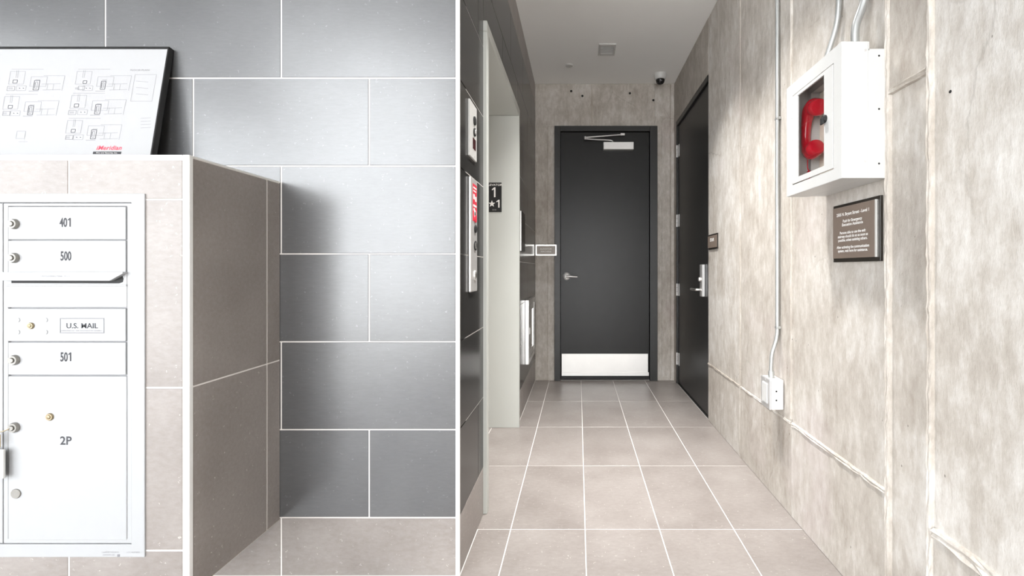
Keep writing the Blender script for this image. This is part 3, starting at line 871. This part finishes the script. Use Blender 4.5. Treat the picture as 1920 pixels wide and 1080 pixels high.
# handset
hx = 0.842
hsn = empty('telephone_handset', (hx, 1.66, 1.44), 'red plastic telephone handset behind the phone cabinet glass', 'telephone')
core = smoothpath([(hx, 1.618, 1.640), (hx, 1.648, 1.650), (hx, 1.678, 1.640), (hx, 1.694, 1.610), (hx, 1.701, 1.575), (hx, 1.702, 1.545),
                   (hx, 1.697, 1.522), (hx, 1.684, 1.497), (hx, 1.660, 1.484), (hx, 1.634, 1.488)], 5)
key = [0.024, 0.026, 0.024, 0.019, 0.0165, 0.016, 0.018, 0.023, 0.025, 0.023]
rads = []
for i in range(len(key)-1):
    for k in range(5): rads.append(key[i] + (key[i+1]-key[i]) * k/5)
rads.append(key[-1])
tube('handle', core, rads, 'red', hsn, 18, 1.0)
def cup(cy, cz, ty, tz, r):
    ax = Vector((0, ty, tz)).normalized()
    u = Vector((1, 0, 0)); v = ax.cross(u)
    m = Matrix((u, v, ax)).transposed().to_4x4(); m.translation = Vector((hx, cy, cz))
    return m
mc = cup(1.640, 1.640, -1, -0.28, 0.03)
lathe('earpiece', [(0.020, -0.006), (0.027, 0.0), (0.0295, 0.008), (0.0295, 0.030), (0.027, 0.036), (0.02, 0.038), (0, 0.037)], 'red', hsn, mc, 28)
mc2 = cup(1.652, 1.490, -1, 0.22, 0.03)
lathe('mouthpiece', [(0.020, -0.006), (0.027, 0.0), (0.0295, 0.008), (0.0295, 0.026), (0.026, 0.033), (0.018, 0.036), (0, 0.036)], 'red', hsn, mc2, 28)
tube('cord', smoothpath([(hx, 1.684, 1.486), (hx, 1.689, 1.462), (hx + 0.001, 1.690, 1.436), (hx + 0.002, 1.684, 1.424)], 5), 0.002, 'red', hsn, 8)
hel = []
for k in range(90):
    a = k / 90 * 2 * math.pi * 7
    hel.append((hx + 0.002 + 0.0055*math.cos(a), 1.684 + 0.0055*math.sin(a) + k*0.00006, 1.424 - k*0.00055))
tube('coiled_cord', hel, 0.0022, 'red', hsn, 6)

# ------------------------------------------------------------------ conduits
def clip(parent, y, z, r, side):
    box('strap', (XR - 2*r - 0.003, y - r - 0.004, z - 0.006), (XR - 0.0005, y + r + 0.004, z + 0.006), 'conduit', parent, 0.002)
cr = 0.0092
c1 = empty('conduit', (XR, 2.084, 0.572), 'long thin galvanised conduit running down to the outlet box', 'conduit')
xc = XR - cr - 0.004
tube('pipe', smoothpath([(xc, 2.095, ZC), (xc, 2.095, 2.2), (xc, 2.095, 1.4), (xc, 2.095, 0.86), (xc - 0.002, 2.095, 0.76), (xc - 0.022, 2.098, 0.68), (xc - 0.026, 2.100, 0.62), (xc - 0.026, 2.100, 0.570)], 6), cr, 'conduit', c1, 14)
for z in (0.80, 1.75):
    clip(c1, 2.095, z, cr, 1)
tube('coupling', [(xc - 0.026, 2.100, 0.5705), (xc - 0.026, 2.100, 0.600)], cr * 1.45, 'conduit', c1, 14)
obx = empty('outlet_box', (XR, 2.10, 0.437), 'metal surface outlet box low on the concrete wall below the conduit', 'outlet')
box('box_body', (XR - 0.060, 2.050, 0.437), (XR - 0.004, 2.150, 0.570), 'boxmetal', obx, 0.004, None, 2)
mo = frame_at((XR - 0.060, 2.151, 0.436), UR, UZ)
cv = box('cover_plate', (-0.001, -0.001, 0.0), (0.103, 0.136, 0.006), 'satin_steel', obx, 0.004, mo)
box('receptacle', (0.022, 0.022, 0.006), (0.080, 0.114, 0.011), 'white', cv, 0.004, mo)
disc('cover_screw', 0.003, 0.001, 'satin_steel', cv, mo @ Matrix.Translation((0.051, 0.125, 0.006)), 8)
for z in (0.48, 0.52):
    disc('side_knockout', 0.004, 0.0008, 'slot', obx, frame_at((XR - 0.037, 2.050, z), UF, UZ), 8)

cr2 = 0.0095
c2 = empty('conduit', (XR, 1.66, 1.71), 'thinner bent conduit entering the far top of the phone cabinet', 'conduit')
tube('pipe', smoothpath([(XR - 0.014, 1.600, ZC), (XR - 0.014, 1.600, 2.1), (XR - 0.015, 1.600, 1.97), (XR - 0.020, 1.612, 1.90), (XR - 0.040, 1.640, 1.80), (XR - 0.050, 1.652, 1.738)], 7), cr2, 'conduit', c2, 14)
c3 = empty('conduit', (XR, 1.47, 1.71), 'thicker bent conduit entering the near top of the phone cabinet', 'conduit')
tube('pipe', smoothpath([(XR - 0.016, 1.400, ZC), (XR - 0.016, 1.405, 2.1), (XR - 0.018, 1.415, 1.98), (XR - 0.033, 1.432, 1.89), (XR - 0.052, 1.440, 1.82), (XR - 0.052, 1.440, 1.7415)], 7), 0.0125, 'conduit', c3, 16)

# ------------------------------------------------------------------ ceiling fixtures
KC = (ZC - EYE) * FPX
def cxy(px, py):
    Y = KC / (505 - py)
    return (px - 1084) / FPX * Y, Y
x0, y0 = cxy(1121, 81); x1, y1 = cxy(1154, 103)
cx_, cy_ = (cxy(1138, 92))
mC = frame_at((cx_, cy_, ZC), (1, 0, 0), (0, -1, 0))    # normal points down
cl = empty('ceiling_vent', (cx_, cy_, ZC), 'small rectangular white ceiling vent with grey recessed centre', 'vent')
ring('frame', (-0.068, -0.095, 0.068, 0.095), (-0.050, -0.060, 0.050, 0.060), 0.0, 0.010, 'white', cl, mC, 0.002)
box('grille', (-0.050, -0.060, 0.0), (0.050, 0.060, 0.003), 'ventgrey', cl, 0, mC)
for k in range(7):
    box('louvre', (-0.050, -0.053 + 0.0165*k, 0.003), (0.050, -0.050 + 0.0165*k, 0.0075), 'ventgrey', cl, 0, mC)
for ly, lab in ((1.95, 'round recessed downlight over the corridor mouth'), (2.70, 'round recessed downlight over the elevator doorway')):
    pl = empty('ceiling_downlight', (0.25, ly, ZC), lab, 'ceiling light', 'corridor downlights')
    mQ = frame_at((0.25, ly, ZC), (1, 0, 0), (0, -1, 0))
    lathe('trim_ring', [(0.085, 0.0), (0.085, 0.004), (0.078, 0.008), (0.068, 0.006), (0.068, 0.0)], 'white', pl, mQ, 28)
    disc('diffuser', 0.067, 0.003, 'paper', pl, mQ, 24)
    lq = bpy.data.lights.new('downlight_lamp', 'AREA'); lq.shape = 'DISK'; lq.size = 0.13; lq.energy = 21; lq.color = (1.0, 0.985, 0.965); lq.spread = math.radians(84)
    lqo = bpy.data.objects.new('downlight_lamp', lq); C.objects.link(lqo); lqo.parent = pl; lqo.location = (0, 0, -0.009)
xs_, ys_ = cxy(1067, 122)
sp_ = lathe('sprinkler_cover', [(0.034, 0.0), (0.034, 0.004), (0.030, 0.009), (0, 0.010)], 'white', None, frame_at((xs_, ys_, ZC), (1, 0, 0), (0, -1, 0)), 28)
tag(sp_, 'small round white sprinkler cover on the ceiling', 'sprinkler')
xc_, yc_ = cxy(1238, 139)
dc = empty('dome_camera', (xc_, yc_, ZC), 'white security camera with black dome on ceiling near the end wall', 'camera')
mD = frame_at((xc_, yc_, ZC), (1, 0, 0), (0, -1, 0))
lathe('housing', [(0.054, 0), (0.054, 0.030), (0.050, 0.046), (0.042, 0.052), (0, 0.052)], 'white', dc, mD, 32)
dm = lathe('dome', [(0.040, 0.052), (0.0395, 0.062), (0.034, 0.078), (0.024, 0.089), (0.012, 0.094), (0, 0.095)], 'dome', dc, mD, 32)
lathe('lens_ring', [(0.010, 0.0), (0.010, 0.003), (0.006, 0.003), (0.006, 0.0)], 'greyink', dm, frame_at((xc_, yc_ - 0.038, ZC - 0.072), (1, 0, 0), (0, 0.5, 0.87)), 16)

# ------------------------------------------------------------------ mailbox kiosk
KX, KY, KZ0, KZ1 = -1.033, 1.223, 0.195, 1.367
KL = -2.6
kk = empty('mailbox_kiosk', ((KL + KX)/2, (KY + YF)/2, KZ0), 'taupe tiled wall-hung box holding the mailboxes', 'kiosk')
ZJ = 0.749
# front tiles around the mailbox opening
MYF = 1.2195
def mx_(px): return (px - 1084) * MYF / FPX
def mz_(py): return EYE + (505 - py) * MYF / FPX
MX1, MZ0, MZ1 = mx_(271), mz_(1045), mz_(363)
MX0 = MX1 - 0.70
OX0, OX1, OZ0, OZ1 = MX0 + 0.015, MX1 - 0.015, MZ0 + 0.015, MZ1 - 0.015
cy0, cy1 = KY + 0.0012, YF - 0.001
for q in (((KL, cy0, KZ0 + 0.001), (KX - 0.0012, cy1, OZ0)), ((KL, cy0, OZ1), (KX - 0.0012, cy1, KZ1 - 0.003)),
          ((OX1, cy0, OZ0), (KX - 0.0012, cy1, OZ1)), ((KL, cy0, OZ0), (OX0, cy1, OZ1))):
    box('core', q[0], q[1], 'grout', kk)
vx = [KX - 0.0165 - T * k for k in range(0, 7)]
hz = [KZ0, ZJ, KZ1 - 0.011]
KL = -2.6
for a in range(len(vx) - 1):
    xa, xb = max(vx[a+1], KL), vx[a]
    if xb - xa < 0.02: continue
    for b in range(2):
        z0, z1 = hz[b], hz[b+1]
        R = [(xa, xb, z0, z1)]
        if xb > OX0 and xa < OX1:
            R = []
            if b == 0 and z0 < OZ0: R.append((xa, xb, z0, OZ0))
            if b == 1 and z1 > OZ1: R.append((xa, xb, OZ1, z1))
            m0, m1 = max(z0, OZ0 + 0.0), min(z1, OZ1)
            if xb > OX1: R.append((OX1, xb, m0, m1))
            if xa < OX0: R.append((xa, OX0, m0, m1))
        for (q0, q1, r0, r1) in R:
            if q1 - q0 < 0.01 or r1 - r0 < 0.01: continue
            tile('kiosk_tile', (q0 + G/2, KY, r0 + G/2), (q1 - G/2, KY + 0.010, r1 - G/2), 'taupe', kk)
# side tiles
for (y0, y1) in ((KY + 0.011, KY + 0.306), (KY + 0.306, YF)):
    for (z0, z1) in ((KZ0, ZJ), (ZJ, KZ1 - 0.004)):
        tile('kiosk_tile', (KX - 0.010, y0 + G/2, z0 + G/2), (KX, y1 - G/2, z1 - G/2), 'taupe', kk)
# top and underside
box('top_slab', (KL, KY + 0.012, KZ1 - 0.003), (KX - 0.006, YF, KZ1), 'taupe', kk)
box('edge_trim', (KX - 0.0165, KY - 0.002, KZ0), (KX + 0.0015, KY + 0.0105, KZ1 + 0.001), 'trim', kk, 0.0012, label='bright metal corner strip')
box('edge_trim', (KL, KY - 0.002, KZ1 - 0.011), (KX - 0.017, KY + 0.0105, KZ1 + 0.001), 'trim', kk, 0.0012, label='bright metal top strip')
box('edge_trim', (KX - 0.010, KY + 0.011, KZ1 - 0.0035), (KX + 0.001, YF, KZ1 + 0.001), 'trim', kk, 0.0008)

# mailbox unit -----------------------------------------------------
mb = empty('mailbox_unit', ((MX0 + MX1)/2, KY, MZ0), 'white metal apartment mailbox unit with numbered doors in tiled kiosk', 'mailbox')
mM = frame_at((0, MYF, 0), UF, UZ)
ring('frame', (MX0, MZ0, MX1, MZ1), (MX0 + 0.036, mz_(1021), mx_(246), mz_(379.5)), -0.0095, 0.0, 'mail', mb, mM, 0.001)
box('body', (MX0 + 0.016, MZ0 + 0.016, -0.0295), (MX1 - 0.016, MZ1 - 0.016, -0.0095), 'gap', mb, 0, mM)
ring('inner_frame', (mx_(4), mz_(1020), mx_(245), mz_(381)), (mx_(12.5), mz_(1012), mx_(236.5), mz_(386)), -0.0095, -0.003, 'mail', mb, mM, 0.0008)
def door(px0, py0, px1, py1, w1=-0.002, name='door'):
    return box(name, (mx_(px0), mz_(py1), -0.0095), (mx_(px1), mz_(py0), w1), 'mail', mb, 0.0012, mM)
def lock(parent, px, py, r=0.0135, mat='lockmetal', proud=0.008, w0=-0.002):
    m = mM @ Matrix.Translation((mx_(px), mz_(py), w0))
    l = lathe('lock', [(r, 0), (r, proud * 0.5), (r * 0.85, proud), (r * 0.55, proud), (r * 0.5, proud * 0.7), (0, proud * 0.7)], mat, parent, m, 22)
    p = lathe('lock_plug', [(r * 0.46, proud * 0.7), (r * 0.46, proud * 1.25), (r * 0.4, proud * 1.35), (0, proud * 1.35)], mat, l, m, 16)
    return l
dA = door(13.5, 387.5, 234, 449)
lock(dA, 26, 420)
text('lettering', '40', 0.0235, 'ink', dA, mM, mx_(121.5 - 4.0), mz_(425), -0.0016, sx=0.60, bold=0.0009)
one(dA, mM, mx_(121.5 + 8.5), mz_(425), 0.0235, -0.0015, 'ink', 0.0030)
dB = door(13.5, 451, 234, 511)
lock(dB, 26, 483.5)
text('lettering', '500', 0.0235, 'ink', dB, mM, mx_(122), mz_(488), -0.0016, sx=0.58, bold=0.0009)
# outgoing mail hood and slot
pts = [(mx_(9), mz_(510)), (mx_(9), mz_(526)), (mx_(212), mz_(526.5)), (mx_(237), mz_(513)), (mx_(237), mz_(509.5))]
hd = prism('mail_slot_hood', pts, -0.0095, 0.010, 'mail', mb, mM, 0.001)
text('lettering', 'OUTGOING MAIL SLOT', 0.0042, 'paleink', hd, mM, mx_(112), mz_(519), 0.0104, sx=1.25)
dC = door(6, 512, 236.5, 576.5)
sl = [(mx_(20), mz_(516)), (mx_(20), mz_(531)), (mx_(222), mz_(531.5)), (mx_(229), mz_(529)), (mx_(230.5), mz_(523)), (mx_(228), mz_(516))]
prism('mail_slot', sl, -0.002, -0.0015, 'slot', dC, mM)
box('slot_lip', (mx_(9), mz_(536.5), -0.002), (mx_(237), mz_(533.5), 0.001), 'mail', dC, 0.0008, mM)
dD = door(11, 579, 234, 640)
lock(dD, 57, 611, 0.0088, 'brass', 0.004)
for px, py in ((32, 600), (84, 600), (32, 623), (84, 623)):
    disc('rivet', 0.006, 0.0015, 'mail', dD, mM @ Matrix.Translation((mx_(px), mz_(py), -0.002)), 14)
ring('label_border', (mx_(111), mz_(625), mx_(194), mz_(596.5)), (mx_(112.4), mz_(623.6), mx_(192.6), mz_(597.9)), -0.002, -0.0014, 'greyink', dD, mM)
text('lettering', 'U.S. MAIL', 0.0135, 'ink', dD, mM, mx_(152.5), mz_(615.5), -0.0015, sx=1.08, bold=0.0003)
text('lettering', 'APPROVED BY THE POSTMASTER GENERAL', 0.0032, 'greyink', dD, mM, mx_(152.5), mz_(621.5), -0.0015, sx=1.25)
dE = door(13.5, 642.5, 234, 703)
lock(dE, 27, 675)
text('lettering', '50', 0.0235, 'ink', dE, mM, mx_(122.5 - 4.0), mz_(677.5), -0.0016, sx=0.60, bold=0.0009)
one(dE, mM, mx_(122.5 + 8.5), mz_(677.5), 0.0235, -0.0015, 'ink', 0.0030)
dF = door(13.5, 706, 236, 1014)
l2p = lock(dF, 27, 801.5)
lock(dF, 92.5, 782, 0.0100, 'brass', 0.004)
disc('lock_blank', 0.0128, 0.003, 'lockmetal', dF, mM @ Matrix.Translation((mx_(29), mz_(926), -0.002)), 20)
text('lettering', '2P', 0.0215, 'ink', dF, mM, mx_(122), mz_(834), -0.0016, sx=1.0, bold=0.0006)
# column out of the picture on the left
ring('inner_frame', (MX0 + 0.037, mz_(1020), mx_(2), mz_(381)), (MX0 + 0.048, mz_(1012), mx_(-6.5), mz_(386)), -0.0095, -0.003, 'mail', mb, mM, 0.0008)
LX0, LX1 = MX0 + 0.049, mx_(-7.5)
for (a, b) in ((387.5, 510), (512.5, 640), (642.5, 1011)):
    q = box('door', (LX0, mz_(b), -0.0095), (LX1, mz_(a), -0.002), 'mail', mb, 0.0012, mM)
    m = mM @ Matrix.Translation((LX0 + 0.02, (mz_(a) + mz_(b))/2, -0.002))
    lathe('lock', [(0.0135, 0), (0.0135, 0.004), (0.011, 0.008), (0, 0.008)], 'satin_steel', q, m, 20)
for s, px, py, h in (('CLUSTER MAILBOX', 207, 1036.5, 0.0034), ('INDOOR USE', 204, 1041.5, 0.0034), ('LOT NUMBER', 250, 1036.5, 0.0036)):
    text('lettering', s, h, 'paleink', mb, mM, mx_(px), mz_(py), 0.0003, sx=1.1)
box('approval_mark', (mx_(220), mz_(1044), 0.0), (mx_(225), mz_(1039.5), 0.0003), 'greyink', mb, 0, mM)

# keys with a white tag hanging from the parcel lock
ky = empty('key_tag', (mx_(6), 1.205, mz_(893)), 'keys with white plastic tag hanging from the parcel door lock', 'key tag')
mk = frame_at((0, MYF - 0.012, 0), UF, UZ)
tube('key_ring', smoothpath([mk @ Vector((mx_(25), mz_(802), -0.003)), mk @ Vector((mx_(15), mz_(806), 0.0)), mk @ Vector((mx_(4), mz_(808), 0.001)), mk @ Vector((mx_(-6), mz_(812), 0.0))], 5), 0.0013, 'brass', ky, 8)
box('key', (mx_(-2), mz_(832), 0.001), (mx_(5), mz_(808), 0.003), 'brass', ky, 0.0008, mk)
box('key', (mx_(6), mz_(836), -0.002), (mx_(11), mz_(812), 0.0), 'brass', ky, 0.0008, mk)
tg = box('tag', (mx_(-28), mz_(893), -0.003), (mx_(20), mz_(839), 0.004), 'white', ky, 0.003, mk, 2)
disc('tag_hole', 0.0025, 0.0004, 'gap', tg, mk @ Matrix.Translation((mx_(3), mz_(842.5), 0.004)), 10)

# ------------------------------------------------------------------ plan board leaning on the kiosk
B0 = Vector((0, 1.501, KZ1 + 0.005)); Bt = Vector((0, 1.5775, 1.826))
bv = (Bt - B0); BH = bv.length; bv.normalize()
BX1, BX0 = -1.399, -2.19
bd = empty('plan_board', ((BX0 + BX1)/2, 1.52, KZ1), 'white floor plan board with thin black frame leaning on the tiled wall', 'board')
mB = frame_at((BX1, B0.y, B0.z), UF, bv)
BW = BX1 - BX0
box('backing', (-BW + 0.003, 0.003, -0.0165), (-0.003, BH - 0.003, -0.001), 'boardblack', bd, 0, mB)
ring('frame', (-BW, 0, 0, BH), (-BW + 0.006, 0.006, -0.0055, BH - 0.0085), -0.017, 0.003, 'boardblack', bd, mB, 0.001)
sheet = box('plan_sheet', (-BW + 0.006, 0.006, -0.001), (-0.0055, BH - 0.0085, 0.0), 'paper', bd, 0, mB)
minv = mB.inverted()
def buv(px, py):
    """picture position -> position on the sheet"""
    d = Vector(((px - 1084)/FPX, 1.0, (505 - py)/FPX))
    o_ = minv @ Vector((0, 0, EYE)); dd = minv.to_3x3() @ d
    t = -o_.z / dd.z
    return o_.x + dd.x*t, o_.y + dd.y*t
def lines(name, segs, wd, mat):
    bm = bmesh.new()
    for (a, b) in segs:
        p = Vector(buv(*a)); q = Vector(buv(*b))
        if p.x < -BW + 0.008 or q.x < -BW + 0.008: continue
        d = (q - p)
        if d.length < 1e-5: continue
        n = Vector((-d.y, d.x)).normalized() * wd / 2
        bm.faces.new([bm.verts.new(mB @ Vector((v.x, v.y, 0.0004))) for v in (p - n, q - n, q + n, p + n)])
    o = finish(name, bm, mat, sheet)
    o['kind'] = 'stuff'
    return o
def rc(x0, y0, x1, y1, k=0.17):
    """rectangle upright on the board; k = sideways run per pixel of height"""
    s = (y1 - y0) * k
    return [((x0 + s, y0), (x1 + s, y0)), ((x1 + s, y0), (x1, y1)), ((x1, y1), (x0, y1)), ((x0, y1), (x0 + s, y0))]
dark, mid, pale = [], [], []
for (cx, cy, s) in ((68, 160, 1.0), (57, 207, 0.95), (193, 160, 0.85), (183, 205, 1.0), (175, 252, 0.95), (-62, 160, 1.0), (-73, 207, 0.95)):
    dark += rc(cx - 6*s, cy - 9*s, cx + 4*s, cy + 9*s)
    mid += rc(cx - 3*s, cy - 6*s, cx + 1*s, cy + 6*s) + [((cx - 2, cy - 5), (cx - 3, cy + 5))]
    mid += [((cx - 14, cy + 11), (cx + 4, cy + 11)), ((cx - 1, cy - 10), (cx + 8, cy - 10))]
    dark += rc(cx - 44*s, cy - 10*s, cx - 36*s, cy - 4*s)
    mid += rc(cx - 55*s, cy + 2*s, cx - 41*s, cy + 10*s) + [((cx - 52, cy + 5), (cx - 44, cy + 5)), ((cx - 52, cy + 7), (cx - 44, cy + 7))]
    dark += [((cx - 32, cy + 5), (cx - 30, cy + 6)), ((cx - 25, cy + 5), (cx - 23, cy + 6))]
    pale += rc(cx - 38, cy + 1, cx - 20, cy + 10) + rc(cx - 52, cy - 26, cx - 24, cy - 2) + rc(cx - 12, cy - 16, cx + 18, cy + 2)
    pale += [((cx - 46, cy - 30), (cx + 14, cy - 30)), ((cx + 14, cy - 18), (cx + 54, cy - 18)), ((cx + 54, cy - 18), (cx + 48, cy + 10)), ((cx + 10, cy - 2), (cx + 46, cy - 3)),
             ((cx + 22, cy - 3), (cx + 20, cy + 8)), ((cx + 33, cy - 2), (cx + 31, cy + 9)), ((cx + 12, cy + 9), (cx + 46, cy + 8)), ((cx - 36, cy - 28), (cx - 38, cy - 14)), ((cx - 33, cy - 28), (cx - 35, cy - 14))]
for k in range(4):
    pale += [((264, 222 + 6*k), (283, 221 + 6*k))]
for k in range(3):
    pale += [((255, 152 + 12*k), (278, 154 + 12*k))]
pale += rc(245, 140, 285, 190, 0.17) + rc(30, 246, 46, 260) + [((35, 266), (52, 266))]
lines('plan_drawing', dark, 0.0017, 'planink')
lines('plan_drawing', mid, 0.0013, 'greyink')
lines('plan_drawing', pale, 0.0011, 'paleink')
u_, v_ = buv(262, 133)
text('lettering', 'FLOOR PLAN', 0.006, 'paleink', sheet, mB, u_, v_, 0.0005, sx=1.3)
u_, v_ = buv(204, 281)
text('lettering', 'iMeridian', 0.0145, 'redink', sheet, mB, u_, v_, 0.0005, sx=1.02, bold=0.0004, shear=0.2, spacing=1.05)
ua, va = buv(175, 284.3); ub, vb = buv(227, 289)
box('logo_bar', (ua, vb, 0.0002), (ub, va, 0.0005), 'ink', sheet, 0, mB)
text('lettering', 'Fire and Security, Inc.', 0.0042, 'signink', sheet, mB, (ua + ub)/2, vb + 0.0022, 0.0008, sx=1.35)
